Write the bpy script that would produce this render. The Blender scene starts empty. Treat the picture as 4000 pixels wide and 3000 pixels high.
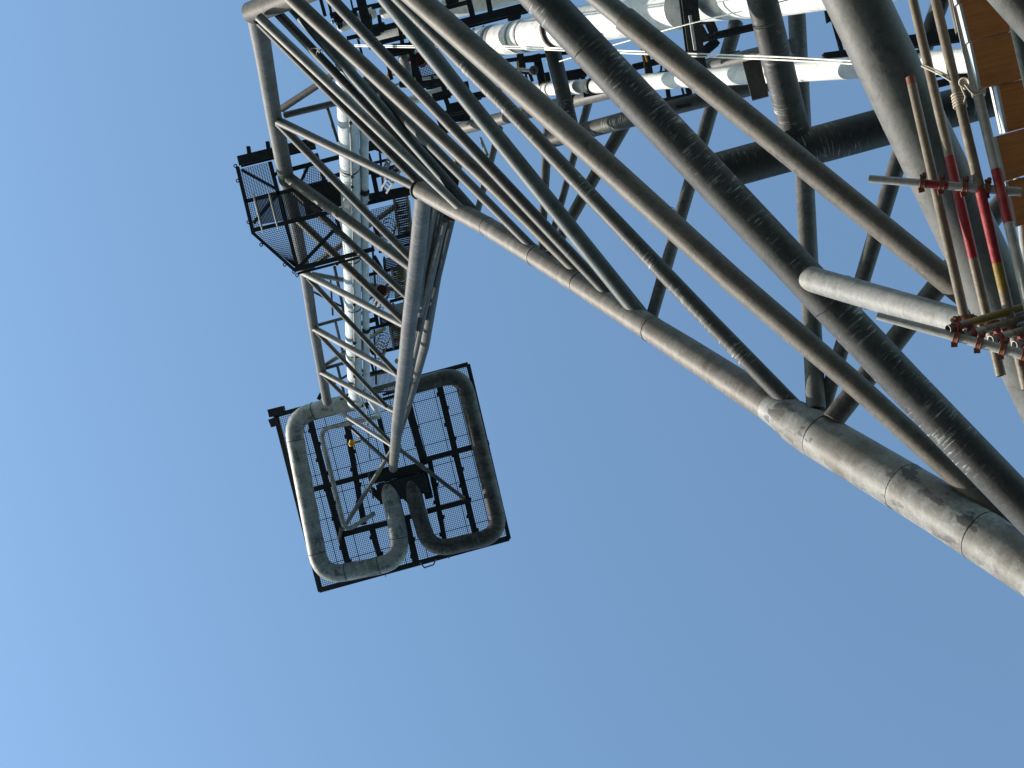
import bpy, bmesh, math, random
from mathutils import Vector, Matrix
random.seed(7)
scene = bpy.context.scene
COL = scene.collection
# ------------------------------------------------------------------ camera
F = 5555.0                 # focal length in photo pixels (4000 wide)
CAMZ = 1.7
cam_d = bpy.data.cameras.new("camera"); cam = bpy.data.objects.new("camera", cam_d); COL.objects.link(cam)
cam_d.sensor_width = 36.0; cam_d.lens = 36.0 * F / 4000.0
cam_d.clip_start = 0.1; cam_d.clip_end = 60000
cam.location = (0, 0, CAMZ); cam.rotation_euler = (math.pi, 0, 0)     # looking straight up
scene.camera = cam
# ------------------------------------------------------------------ sky + sun
SUN_EL = math.radians(24.0); SUN_AZ = math.radians(-73.0)
world = bpy.data.worlds.new("World"); scene.world = world; world.use_nodes = True
wn = world.node_tree.nodes; wl = world.node_tree.links
bg = wn["Background"]; sky = wn.new("ShaderNodeTexSky"); sky.sky_type = 'NISHITA'; sky.sun_disc = False
sky.sun_elevation = SUN_EL; sky.sun_rotation = SUN_AZ
sky.air_density = 1.0; sky.dust_density = 0.3; sky.ozone_density = 1.0; sky.altitude = 20
gr = wn.new("ShaderNodeMix"); gr.data_type = 'RGBA'; gr.blend_type = 'MULTIPLY'; gr.inputs[0].default_value = 1.0
gr.inputs[7].default_value = (0.89, 1.0, 0.97, 1); wl.new(sky.outputs[0], gr.inputs[6]); wl.new(gr.outputs[2], bg.inputs[0]); bg.inputs[1].default_value = 0.15
S = Vector((math.sin(SUN_AZ) * math.cos(SUN_EL), math.cos(SUN_AZ) * math.cos(SUN_EL), math.sin(SUN_EL)))
sd = bpy.data.lights.new("sun", 'SUN'); sd.energy = 4.5; sd.angle = math.radians(0.5); sd.color = (1.0, 0.93, 0.83)
so = bpy.data.objects.new("sun", sd); COL.objects.link(so); so.rotation_euler = S.to_track_quat('Z', 'Y').to_euler()
scene.view_settings.view_transform = 'Standard'; scene.view_settings.look = 'None'
scene.view_settings.gamma = 1.0; scene.view_settings.exposure = 1.14; scene.view_settings.use_curve_mapping = False
scene.cycles.max_bounces = 6

# ------------------------------------------------------------------ helpers
def P(px, py, d):
    return Vector(((px - 2000) / F * d, (py - 1500) / F * d, CAMZ + d))
def mlen(w, d): return w * d / F
def lin(y, y0, d0, y1, d1):
    t = (y - y0) / (y1 - y0)
    return 1.0 / (1 / d0 + t * (1 / d1 - 1 / d0))
def dA(y): return lin(y, 50, 56, 1560, 87)      # left chord of the upper boom
def dB(y): return lin(y, 745, 56, 1826, 88)     # middle chord
def dC(y): return lin(y, 800, 61, 1760, 91)     # rear chord
def dP(y): return lin(y, 330, 58, 1540, 84)     # riser pipes between the chords
def dQ(x): return lin(x, 1640, 56, 4000, 32)    # lower boom, front chord

def tag(o, label=None, cat=None, group=None, kind=None):
    if label: o["label"] = label
    if cat: o["category"] = cat
    if group: o["group"] = group
    if kind: o["kind"] = kind
    return o
def empty(name, loc, label, cat, group=None):
    o = bpy.data.objects.new(name, None); COL.objects.link(o); o.location = loc
    o.empty_display_size = 0.5
    tag(o, label, cat, group); return o

class MB:
    """collects geometry (world space) and links it as one mesh object"""
    def __init__(s): s.bm = bmesh.new(); s.uv = s.bm.loops.layers.uv.new("UVMap")
    def tube(s, pts, radii, seg=20, cap=True, mi=0):
        n = len(pts); rings = []; L = 0.0; us = []
        up = None
        off = random.random() * 50
        for i, p in enumerate(pts):
            if i: L += (p - pts[i - 1]).length
            us.append(L + off)
            a = (pts[i] - pts[i - 1]).normalized() if i else (pts[1] - pts[0]).normalized()
            b = (pts[i + 1] - pts[i]).normalized() if i < n - 1 else a
            t = (a + b).normalized()
            if up is None:
                up = Vector((0, 0, 1)) if abs(t.z) < 0.95 else Vector((1, 0, 0))
            x = (up - t * up.dot(t)).normalized(); up = x
            y = t.cross(x).normalized()
            c = max(0.35, math.sqrt(max(0.01, (1 + a.dot(b)) / 2)))
            # mitre: stretch along the bend direction
            bend = (b - a)
            m = None
            if bend.length > 1e-4: m = (bend - t * bend.dot(t)).normalized()
            ring = []
            for k in range(seg):
                an = 2 * math.pi * k / seg
                v = x * math.cos(an) + y * math.sin(an)
                if m is not None: v = v + m * v.dot(m) * (1 / c - 1)
                ring.append(s.bm.verts.new(p + v * radii[i]))
            rings.append(ring)
        for i in range(n - 1):
            for k in range(seg):
                k2 = (k + 1) % seg
                f = s.bm.faces.new((rings[i][k], rings[i][k2], rings[i + 1][k2], rings[i + 1][k]))
                f.smooth = True; f.material_index = mi
                vr = (radii[i] + radii[i + 1]) / 2 * 2 * math.pi
                vals = ((us[i], k / seg), (us[i], (k + 1) / seg), (us[i + 1], (k + 1) / seg), (us[i + 1], k / seg))
                for lp, (u, v) in zip(f.loops, vals): lp[s.uv].uv = (u, v * vr)
        if cap:
            for r in (rings[0], rings[-1][::-1]):
                f = s.bm.faces.new([s.bm.verts.new(v.co) for v in r[::-1]]); f.material_index = mi   # own vertices: keeps the side's normals clean
    def box(s, p0, p1, w, h, side=None, mi=0):
        """a bar from p0 to p1; w across (perpendicular to `side`), h along `side`"""
        t = (p1 - p0).normalized()
        sd_ = side or Vector((0, 0, 1))
        if abs(sd_.dot(t)) > 0.98: sd_ = Vector((1, 0, 0))
        z = (sd_ - t * sd_.dot(t)).normalized(); x = t.cross(z)
        vs = []
        for p in (p0, p1):
            for a, b in ((-1, -1), (1, -1), (1, 1), (-1, 1)):
                vs.append(s.bm.verts.new(p + x * a * w / 2 + z * b * h / 2))
        L = (p1 - p0).length
        for q in ((0, 1, 2, 3), (7, 6, 5, 4), (0, 4, 5, 1), (1, 5, 6, 2), (2, 6, 7, 3), (3, 7, 4, 0)):
            f = s.bm.faces.new([vs[i] for i in q]); f.material_index = mi
            for lp, uv in zip(f.loops, ((0, 0), (0, L), (w, L), (w, 0))): lp[s.uv].uv = uv
    def ibeam(s, p0, p1, w, h):
        """rolled section: two flanges and a web, seen from below"""
        t = 0.12 * h
        z = Vector((0, 0, 1))
        s.box(p0 - z * (h / 2), p1 - z * (h / 2), w, t)
        s.box(p0 + z * (h / 2), p1 + z * (h / 2), w, t)
        s.box(p0, p1, t, h - t - 0.004)
    def ball(s, c, r, sc=(1, 1, 1), seg=12, mi=0):
        ret = bmesh.ops.create_uvsphere(s.bm, u_segments=seg, v_segments=seg // 2 + 2, radius=r)
        for v in ret['verts']: v.co = Vector((v.co.x * sc[0], v.co.y * sc[1], v.co.z * sc[2])) + c
        for v in ret['verts']:
            for f in v.link_faces: f.smooth = True; f.material_index = mi
    def torus(s, c, nrm, R, r, seg=18, rs=6, a0=0.0, a1=2 * math.pi, mi=0):
        n_ = nrm.normalized(); x = n_.orthogonal().normalized(); y = n_.cross(x)
        full = abs(a1 - a0 - 2 * math.pi) < 1e-3
        N = seg if full else seg + 1; rings = []
        for i in range(N):
            a = a0 + (a1 - a0) * i / seg; d = x * math.cos(a) + y * math.sin(a)
            rings.append([s.bm.verts.new(c + d * (R + r * math.cos(b)) + n_ * r * math.sin(b))
                          for b in [2 * math.pi * j / rs for j in range(rs)]])
        for i in range(seg if full else seg):
            A = rings[i]; B = rings[(i + 1) % N]
            if not full and i + 1 >= N: break
            for j in range(rs):
                f = s.bm.faces.new((A[j], A[(j + 1) % rs], B[(j + 1) % rs], B[j])); f.smooth = True; f.material_index = mi
    def build(s, name, mats, parent=None, origin=None):
        if not isinstance(mats, (list, tuple)): mats = [mats]
        bmesh.ops.recalc_face_normals(s.bm, faces=s.bm.faces)
        me = bpy.data.meshes.new(name)
        o = bpy.data.objects.new(name, me); COL.objects.link(o)
        for m in mats: me.materials.append(m)
        if parent is not None:
            org = root_loc(parent); o.parent = parent
            if parent.type == 'MESH': org = root_loc(parent)
            s.bm.transform(Matrix.Translation(-org))
        elif origin is not None:
            s.bm.transform(Matrix.Translation(-origin)); o.location = origin
        s.bm.to_mesh(me); s.bm.free()
        return o
def root_loc(o):
    l = Vector(o.location)
    while o.parent: o = o.parent; l = l + Vector(o.location)
    return l

# ------------------------------------------------------------------ materials
def mat_base(name):
    m = bpy.data.materials.new(name); m.use_nodes = True
    nt = m.node_tree; return m, nt.nodes, nt.links, nt.nodes["Principled BSDF"]
def noise(nd, lk, vec, scale, detail=4, rough=0.6):
    n = nd.new("ShaderNodeTexNoise"); n.inputs["Scale"].default_value = scale
    n.inputs["Detail"].default_value = detail; n.inputs["Roughness"].default_value = rough
    lk.new(vec, n.inputs["Vector"]); return n.outputs["Fac"]
def ramp(nd, lk, fac, a, b, c0=0.0, c1=1.0):
    r = nd.new("ShaderNodeMapRange"); r.inputs["From Min"].default_value = a; r.inputs["From Max"].default_value = b
    r.inputs["To Min"].default_value = c0; r.inputs["To Max"].default_value = c1; r.clamp = True
    lk.new(fac, r.inputs["Value"]); return r.outputs["Result"]
def mapping(nd, lk, vec, sc):
    n = nd.new("ShaderNodeMapping"); n.inputs["Scale"].default_value = sc; lk.new(vec, n.inputs["Vector"]); return n.outputs[0]
def mix(nd, lk, fac, c0, c1):
    n = nd.new("ShaderNodeMix"); n.data_type = 'RGBA'
    if isinstance(fac, float): n.inputs[0].default_value = fac
    else: lk.new(fac, n.inputs[0])
    for i, c in ((6, c0), (7, c1)):
        if isinstance(c, tuple): n.inputs[i].default_value = c + (1,)
        else: lk.new(c, n.inputs[i])
    return n.outputs[2]
def mul(nd, lk, a, b):
    n = nd.new("ShaderNodeMath"); n.operation = 'MULTIPLY'; lk.new(a, n.inputs[0])
    if isinstance(b, float): n.inputs[1].default_value = b
    else: lk.new(b, n.inputs[1])
    return n.outputs[0]
def steel(name, base, dark, light, scratch=0.0, bands=0.0, patches=0.0, rough=0.55, metallic=0.0, rust=0.0, stain=0.0, spec=0.18):
    m, nd, lk, bs = mat_base(name)
    tc = nd.new("ShaderNodeTexCoord"); uv = tc.outputs["UV"]; ob = tc.outputs["Object"]
    big = noise(nd, lk, ob, 0.9, 5, 0.65)
    col = mix(nd, lk, ramp(nd, lk, big, 0.35, 0.68), dark, base)
    fine = noise(nd, lk, ob, 9.0, 5, 0.7)
    col = mix(nd, lk, ramp(nd, lk, fine, 0.48, 0.74, 0.0, 0.7), col, light)
    grime = noise(nd, lk, ob, 3.2, 8, 0.75)
    col = mix(nd, lk, ramp(nd, lk, grime, 0.50, 0.66, 0.0, 0.62), col, tuple(c * 0.45 for c in dark))
    if bands > 0:      # weathering that runs round the pipe
        b = noise(nd, lk, mapping(nd, lk, uv, (3.2, 0.5, 1)), 1.0, 6, 0.7)
        col = mix(nd, lk, ramp(nd, lk, b, 0.48, 0.66, 0.0, bands), col, light)
    if scratch > 0:    # chain and rope scrapes
        s1 = noise(nd, lk, mapping(nd, lk, uv, (15, 1.6, 1)), 1.0, 5, 0.7)
        area = noise(nd, lk, mapping(nd, lk, uv, (0.55, 1.3, 1)), 1.0, 2, 0.5)
        f = mul(nd, lk, ramp(nd, lk, s1, 0.54, 0.66), ramp(nd, lk, area, 0.50, 0.63, 0.0, scratch))
        col = mix(nd, lk, f, col, (0.34, 0.35, 0.34))
    if patches > 0:    # flaked coating
        p = noise(nd, lk, mapping(nd, lk, uv, (1.1, 1.9, 1)), 1.0, 4, 0.55)
        col = mix(nd, lk, ramp(nd, lk, p, 0.57, 0.61, 0.0, patches), col, (0.035, 0.036, 0.038))
    if stain > 0:
        p = noise(nd, lk, mapping(nd, lk, uv, (0.8, 0.7, 1)), 1.0, 4, 0.6)
        col = mix(nd, lk, ramp(nd, lk, p, 0.42, 0.62, 0.0, stain), col, (0.085, 0.072, 0.06))
    if rust > 0:
        p = noise(nd, lk, ob, 2.6, 6, 0.7)
        col = mix(nd, lk, ramp(nd, lk, p, 0.55, 0.70, 0.0, rust), col, (0.13, 0.055, 0.025))
    lk.new(col, bs.inputs["Base Color"]); bs.inputs["Roughness"].default_value = rough
    bs.inputs["Metallic"].default_value = metallic; bs.inputs["Specular IOR Level"].default_value = spec
    bp = nd.new("ShaderNodeBump"); bp.inputs["Strength"].default_value = 0.25; bp.inputs["Distance"].default_value = 0.02
    lk.new(noise(nd, lk, ob, 14, 4, 0.6), bp.inputs["Height"]); lk.new(bp.outputs[0], bs.inputs["Normal"])
    return m
M = {}
M['grey'] = steel('weathered_grey_steel', (0.086, 0.081, 0.078), (0.056, 0.054, 0.051), (0.129, 0.125, 0.117), bands=0.35)
M['brown'] = steel('brown_grey_steel', (0.086, 0.075, 0.064), (0.056, 0.048, 0.041), (0.116, 0.104, 0.088), bands=0.25)
M['green'] = steel('green_grey_steel', (0.060, 0.071, 0.073), (0.039, 0.049, 0.052), (0.079, 0.093, 0.093), bands=0.15)
M['scraped'] = steel('scraped_dark_steel', (0.046, 0.045, 0.043), (0.031, 0.031, 0.030), (0.067, 0.067, 0.065), scratch=1.0, bands=0.2)
M['scuffed'] = steel('scuffed_brace_steel', (0.046, 0.045, 0.043), (0.031, 0.031, 0.030), (0.067, 0.067, 0.065), scratch=0.4, bands=0.2)
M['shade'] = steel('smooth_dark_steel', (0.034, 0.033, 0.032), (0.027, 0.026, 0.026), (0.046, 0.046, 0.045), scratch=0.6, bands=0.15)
M['tower'] = steel('tower_chord_steel', (0.072, 0.072, 0.073), (0.038, 0.039, 0.042), (0.145, 0.145, 0.143), bands=0.5, stain=0.5)
M['chord'] = steel('chord_steel', (0.120, 0.105, 0.090), (0.070, 0.060, 0.052), (0.185, 0.172, 0.155), bands=0.65, stain=0.6, rust=0.25)
M['worn'] = steel('worn_pale_chord_steel', (0.192, 0.192, 0.183), (0.110, 0.103, 0.091), (0.266, 0.266, 0.256), bands=0.35, patches=0.9, stain=0.8)
M['pale'] = steel('pale_steel', (0.177, 0.173, 0.165), (0.133, 0.129, 0.122), (0.231, 0.227, 0.212), bands=0.4)
M['leg'] = steel('smooth_grey_leg_steel', (0.089, 0.087, 0.081), (0.074, 0.072, 0.068), (0.103, 0.102, 0.096), bands=0.08)
M['dark'] = steel('dark_painted_steel', (0.034, 0.032, 0.032), (0.022, 0.021, 0.022), (0.056, 0.053, 0.051))
M['grey_band'] = steel('grey_pipe_band', (0.22, 0.22, 0.23), (0.15, 0.15, 0.16), (0.3, 0.3, 0.3))
M['seam'] = steel('weld_seam_steel', (0.056, 0.052, 0.048), (0.040, 0.036, 0.032), (0.072, 0.064, 0.064))
M['white'] = steel('white_pipe_cladding', (0.543, 0.535, 0.515), (0.473, 0.463, 0.438), (0.570, 0.563, 0.550), patches=0.10, rough=0.4)
M['sheen'] = steel('pale_blue_riser_cladding', (0.448, 0.477, 0.491), (0.376, 0.405, 0.426), (0.520, 0.541, 0.549), patches=0.08, rough=0.4)
M['burnt'] = steel('sooted_flare_pipe', (0.355, 0.355, 0.339), (0.171, 0.161, 0.147), (0.491, 0.491, 0.474), bands=0.4, patches=0.55)
M['sooty'] = steel('heat_stained_flare_pipe', (0.096, 0.090, 0.084), (0.033, 0.030, 0.029), (0.180, 0.168, 0.150), bands=0.4, patches=0.8, rust=0.7)
M['galv'] = steel('galvanised_scaffold_steel', (0.269, 0.269, 0.256), (0.203, 0.197, 0.184), (0.346, 0.346, 0.333), rough=0.42, rust=0.12)
M['tarnish'] = steel('tarnished_scaffold_steel', (0.153, 0.128, 0.097), (0.102, 0.079, 0.056), (0.214, 0.189, 0.143), rough=0.45, rust=0.45)
M['redpaint'] = steel('red_scaffold_paint', (0.210, 0.019, 0.021), (0.151, 0.013, 0.015), (0.231, 0.050, 0.046), rough=0.45)
M['yellowpaint'] = steel('yellow_scaffold_paint', (0.188, 0.130, 0.021), (0.137, 0.089, 0.017), (0.205, 0.153, 0.051), rough=0.45)
M['rust'] = steel('rusty_coupler', (0.165, 0.056, 0.034), (0.083, 0.026, 0.019), (0.255, 0.105, 0.068), rough=0.7)
M['coupred'] = steel('red_painted_coupler', (0.240, 0.024, 0.030), (0.150, 0.018, 0.018), (0.270, 0.060, 0.048), rough=0.6)
M['yellow'] = steel('yellow_housing', (0.72, 0.36, 0.03), (0.6, 0.3, 0.03), (0.78, 0.42, 0.08), rough=0.5)
M['red'] = steel('dark_red_housing', (0.100, 0.015, 0.010), (0.060, 0.010, 0.007), (0.140, 0.025, 0.015), rough=0.5)
M['rope'] = steel('pale_rope', (0.372, 0.336, 0.264), (0.300, 0.264, 0.198), (0.420, 0.384, 0.312), rough=0.9)
M['whiterope'] = steel('white_rope', (0.80, 0.77, 0.70), (0.72, 0.68, 0.60), (0.82, 0.80, 0.75), rough=0.9)
M['tread'] = steel('bronze_grating_steel', (0.160, 0.128, 0.088), (0.104, 0.080, 0.056), (0.240, 0.200, 0.144))
M['band'] = steel('board_end_band', (0.496, 0.528, 0.512), (0.384, 0.416, 0.400), (0.560, 0.592, 0.576), rough=0.3, metallic=0.3)
def board_mat():
    m, nd, lk, bs = mat_base('varnished_board_underside')
    tc = nd.new("ShaderNodeTexCoord")
    g = noise(nd, lk, mapping(nd, lk, tc.outputs["UV"], (3, 60, 1)), 1.0, 5, 0.6)
    col = mix(nd, lk, ramp(nd, lk, g, 0.3, 0.75), (0.33, 0.12, 0.022), (0.48, 0.20, 0.045))
    big = noise(nd, lk, tc.outputs["Object"], 3, 4, 0.6)
    col = mix(nd, lk, ramp(nd, lk, big, 0.42, 0.7, 0, 0.8), col, (0.22, 0.08, 0.025))
    lk.new(col, bs.inputs["Base Color"]); bs.inputs["Roughness"].default_value = 0.6
    return m
M['board'] = board_mat()

# ------------------------------------------------------------------ setting below the camera
def sheet(name, size, z, mat):
    b = MB(); vs = [b.bm.verts.new((sx * size, sy * size, z)) for sx, sy in ((-1, -1), (1, -1), (1, 1), (-1, 1))]
    b.bm.faces.new(vs); o = b.build(name, mat); tag(o, kind='structure'); return o
m, nd, lk, bs = mat_base('sea_water')
tc = nd.new("ShaderNodeTexCoord"); w_ = noise(nd, lk, tc.outputs["Object"], 0.15, 8, 0.7)
lk.new(mix(nd, lk, w_, (0.02, 0.05, 0.07), (0.06, 0.11, 0.13)), bs.inputs["Base Color"]); bs.inputs["Roughness"].default_value = 0.6; bs.inputs["Specular IOR Level"].default_value = 0.15
bp = nd.new("ShaderNodeBump"); bp.inputs["Distance"].default_value = 1.0; lk.new(w_, bp.inputs["Height"]); lk.new(bp.outputs[0], bs.inputs["Normal"])
M['sea'] = m
sheet('sea_water', 20000, -28.0, M['sea'])
M['deckplate'] = steel('deck_plating', (0.075, 0.07, 0.065), (0.05, 0.048, 0.045), (0.11, 0.105, 0.10), rough=0.7)
b = MB(); b.box(Vector((-22, 0, -0.15)), Vector((34, 0, -0.15)), 46, 0.3); tag(b.build('platform_deck', M['deckplate']), kind='structure')

# ------------------------------------------------------------------ flare boom
def T(pts, **k):
    """tube from photo points (px, py, distance, width in photo px)"""
    b = MB(); b.tube([P(x, y, d) for x, y, d, w in pts], [mlen(w, d) / 2 for x, y, d, w in pts], **k); return b
boom = empty('flare_boom', P(4150, 2235, 31), 'huge kinked tubular steel lattice boom crossing the photo and carrying the square tip deck', 'flare boom')
def part(name, pts, mat, parent=boom, **k):
    return T(pts, **k).build(name, M[mat] if isinstance(mat, str) else mat, parent)

# --- chords
A_ = [(1003, 62), (1033, 230), (1069, 452), (1088, 540), (1119, 700), (1146, 830), (1194, 1075), (1226, 1285), (1258, 1460), (1278, 1570)]
wA = [80, 70, 62, 64, 62, 48, 43, 39, 37, 36]
o = part('chord', [(x, y, dA(y), w) for (x, y), w in zip(A_, wA)], 'grey', seg=28); o['label'] = 'left chord of the upper boom, sunlit on its left side'
B_ = [(1650, 745), (1653, 770), (1629, 1007), (1597, 1278), (1583, 1420), (1553, 1650), (1536, 1830)]
wB = [68, 67, 64, 59, 57, 47, 34]
o = part('chord', [(x, y, dB(y), w) for (x, y), w in zip(B_, wB)], 'tower', seg=28); o['label'] = 'front chord of the upper boom, running down to the tip deck'
C_ = [(1790, 620), (1743, 853), (1659, 1350), (1605, 1540), (1545, 1740)]
o = part('chord', [(x, y, dC(max(y, 780)), w) for (x, y), w in zip(C_, (44, 42, 38, 34, 24))], 'grey', seg=24)
# front chord of the lower boom with its seams and the flared joint
Bp = [(1636, 738, 70), (1760, 808, 72), (1900, 882, 75), (2090, 998, 82), (2300, 1130, 90), (2545, 1285, 101), (2687, 1376, 113), (2904, 1516, 124), (3030, 1596, 130)]
o = part('chord', [(x, y, dQ(x), w) for x, y, w in Bp], 'chord', seg=36); o['label'] = 'front chord of the lower boom, narrower upper length'
Bq = [(3005, 1581, 127), (3060, 1616, 142), (3110, 1648, 168), (3170, 1686, 182), (3312, 1770, 188), (3678, 1990, 206), (4000, 2205, 210), (4500, 2537, 222), (5200, 2995, 250)]
o = part('chord', [(x, y, dQ(x), w) for x, y, w in Bq], 'worn', seg=40); o['label'] = 'front chord of the lower boom, thick worn white length'
def seam(x, y, d, nx, ny, nd_, w, mat='seam', r=0.012):
    c = P(x, y, d); n = (P(nx, ny, nd_) - c)
    b = MB(); b.torus(c, n, mlen(w, d) / 2, r, seg=36); return b.build('weld_seam', M[mat], boom)
for x, y, w in ((1905, 885, 75), (2093, 1000, 83), (2262, 1105, 89), (2545, 1286, 102), (3206, 1706, 183), (3532, 1902, 198), (3832, 2092, 208)):
    seam(x, y, dQ(x), x + 100, y + 62, dQ(x + 100), w)
seam(1638, 740, dQ(1640), 1740, 797, dQ(1740), 74, r=0.045)
seam(1003, 52, 56, 1060, 20, 55.5, 88, r=0.05)
o = part('chord', [(978, 50, 56, 84), (1120, -5, 54.5, 92), (1700, -230, 48, 100), (3000, -700, 38, 130), (4500, -1250, 30, 160)], 'chord', seg=28); o['label'] = 'rear left chord of the lower boom, at the top edge'
part('chord', [(1790, 505, 58, 50), (2250, 392, 50, 52), (2490, 332, 46, 56), (3100, 180, 40, 64)], 'grey', seg=24)

# girth welds on the broad members
for pts in ([(2300, 172 + 12, 32.7, 149), (2400, 284 + 12, 32.6, 149)], [(3240, 1187, 31.7, 152), (3340, 1293, 31.6, 152)], [(3560, 450, 22.6, 236), (3600, 535, 22.7, 236)], [(3395, 1157, 29.4, 104), (3450, 1172, 28.9, 105)],
            [(3300, 1128, 30.4, 103), (3350, 1143, 29.9, 104)], [(2600, 852, 37.9, 100), (2650, 894, 37.6, 100)], [(2000, 310, 40.9, 98), (2050, 355, 40.7, 98)]):
    (x, y, d, w), (x2, y2, d2, w2) = pts
    seam(x, y, d, x2, y2, d2, w, r=0.008)
# --- bracing of the upper boom (front face)
def br(x0, y0, x1, y1, w, mat='grey', f0=dA, f1=dB, off=0.0, name='brace', w1=None):
    L = math.hypot(x1 - x0, y1 - y0); ex, ey = (x1 - x0) / L * 24, (y1 - y0) / L * 24
    if f1 is dB and off == 0.0: x1 += ex; y1 += ey; x0 -= ex * .5; y0 -= ey * .5
    return part(name, [(x0, y0, f0(y0) + off, w), (x1, y1, f1(y1) + off, w1 or w * 0.93)], mat, seg=18)
for a in ((1081, 470, 1645, 742, 36, 'grey'), (1076, 468, 1596, 1000, 34, 'grey'), (1122, 690, 1598, 1035, 46, 'grey'),
          (1135, 730, 1582, 1150, 30, 'grey'), (1152, 845, 1565, 1242, 32, 'brown'), (1189, 1066, 1572, 1267, 29, 'pale'),
          (1196, 1076, 1556, 1464, 21, 'grey'), (1228, 1283, 1558, 1466, 26, 'pale'), (1232, 1290, 1536, 1615, 18, 'grey'),
          (1256, 1453, 1538, 1604, 23, 'pale'), (1260, 1462, 1532, 1732, 17, 'grey'), (1340, 1618, 1527, 1738, 17, 'pale'),
          (1361, 1663, 1505, 1792, 14, 'dark')):
    br(*a)
# rear-left face
fR = lambda y: dP(y) + 3.0
for a in ((1112, 450, 1450, 368, 26, 'grey'), (1100, 425, 1400, 228, 29, 'grey'), (1280, 425, 1320, 551, 13, 'dark'),
          (1216, 1070, 1545, 1132, 20, 'pale'), (1190, 1060, 1550, 802, 22, 'brown'), (1270, 1425, 1500, 1283, 18, 'pale'),
          (1272, 1438, 1430, 1394, 14, 'grey'), (1238, 1271, 1480, 1205, 13, 'grey'), (1205, 1130, 1340, 1200, 9, 'dark'), (1255, 1300, 1350, 1345, 9, 'dark'), (1300, 1500, 1400, 1440, 10, 'dark'), (1330, 1560, 1500, 1520, 9, 'dark'),
          (1440, 1010, 1560, 1110, 10, 'dark'), (1450, 1210, 1560, 1290, 10, 'dark'), (1440, 1330, 1540, 1440, 9, 'dark'), (1430, 1180, 1540, 1090, 9, 'dark'), (1455, 960, 1475, 1280, 9, 'dark'), (1462, 1290, 1470, 1500, 8, 'dark'),
          (1290, 1080, 1300, 1230, 8, 'dark'), (1560, 960, 1590, 1010, 9, 'dark'), (1480, 560, 1500, 760, 10, 'dark'), (1445, 640, 1620, 600, 12, 'dark'), (1470, 520, 1600, 640, 12, 'dark'), (1307, 1043, 1352, 1260, 12, 'dark'),
          (1310, 1255, 1345, 1400, 11, 'grey'), (1318, 1430, 1345, 1540, 11, 'dark'), (1145, 760, 1440, 1010, 20, 'brown')):
    br(*a[:5], a[5], f0=fR, f1=fR, name='cross_brace')
# right face, seen edge-on between the front and the rear chord
for a in ((1676, 770, 1640, 1190, 26), (1702, 790, 1608, 1300, 26), (1738, 860, 1640, 1230, 26), (1722, 930, 1600, 1485, 22),
          (1650, 1210, 1572, 1560, 20), (1632, 1290, 1560, 1600, 18), (1608, 1480, 1548, 1705, 16)):
    br(*a, 'grey', f0=lambda y: dB(y) + 2.5, f1=lambda y: dB(y) + 2.0)

for a in ((1690, 780, 1628, 1300, 36), (1722, 800, 1618, 1380, 34), (1765, 850, 1672, 1240, 30), (1700, 830, 1655, 1120, 30)):
    br(*a, 'scuffed', f0=lambda y: dB(y) + 3.4, f1=lambda y: dB(y) + 3.0)
# --- bracing of the lower boom
LOW = [
 # (x0,y0,d0,w0, x1,y1,d1,w1, material)
 (1012, 66, 55.0, 37, 1850, 860, 52.9, 36, 'pale'),
 (1015, 86, 56.0, 38, 1646, 722, 56.0, 38, 'scuffed'),
 (1060, 25, 56.0, 37, 1790, 790, 54.3, 34, 'scuffed'),
 (1082, -40, 56.5, 44, 1850, 828, 53.0, 43, 'green'),
 (1258, -45, 51.0, 46, 2446, 1222, 45.0, 46, 'scuffed'),
 (1476, -45, 48.5, 64, 2515, 1248, 44.0, 66, 'green'),
 (1560, 30, 50.5, 42, 2150, 790, 46.0, 40, 'grey'),
 (2290, -50, 30.5, 84, 2448, 80, 30.0, 86, 'leg'), (2440, 74, 30.0, 99, 3770, 1152, 27.0, 99, 'brown'),
 (2965, -50, 31.5, 120, 3112, 540, 33.6, 116, 'scraped'),
 (2800, 672, 33.4, 150, 4560, 196, 34.3, 148, 'shade'),
 (2120, 555, 48.0, 62, 2520, 448, 44.0, 68, 'scraped'),
 (2560, 436, 42.0, 62, 3010, 322, 42.0, 66, 'grey'),
 (3107, -50, 43.0, 68, 3188, 1600, 37.8, 76, 'grey'),
 (2875, 90, 47.0, 58, 2545, 1240, 44.2, 48, 'grey'),
 (2345, 230, 52.0, 34, 2140, 985, 48.6, 26, 'grey'),
 (2465, 440, 49.5, 54, 2152, 990, 48.2, 44, 'brown'),
 (3540, 525, 39.0, 68, 3214, 1604, 38.0, 58, 'grey'),
 (3975, 720, 38.0, 84, 3250, 1645, 37.0, 86, 'brown'),
 (2130, 80, 47.5, 64, 2240, 530, 46.5, 58, 'scraped'),
 (2142, 480, 50.5, 38, 2114, 985, 48.6, 30, 'grey'),
 (1952, 500, 55.0, 27, 1860, 845, 52.6, 25, 'grey'),
 (1430, 312, 56.0, 40, 2105, 992, 48.8, 36, 'scuffed'),
 (3690, -40, 40.0, 70, 3610, 190, 40.0, 66, 'scraped'),
]
for x0, y0, d0, w0, x1, y1, d1, w1, mt in LOW:
    part('brace', [(x0, y0, d0, w0), (x1, y1, d1, w1)], mt, seg=32 if w0 > 60 else 20)
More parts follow.
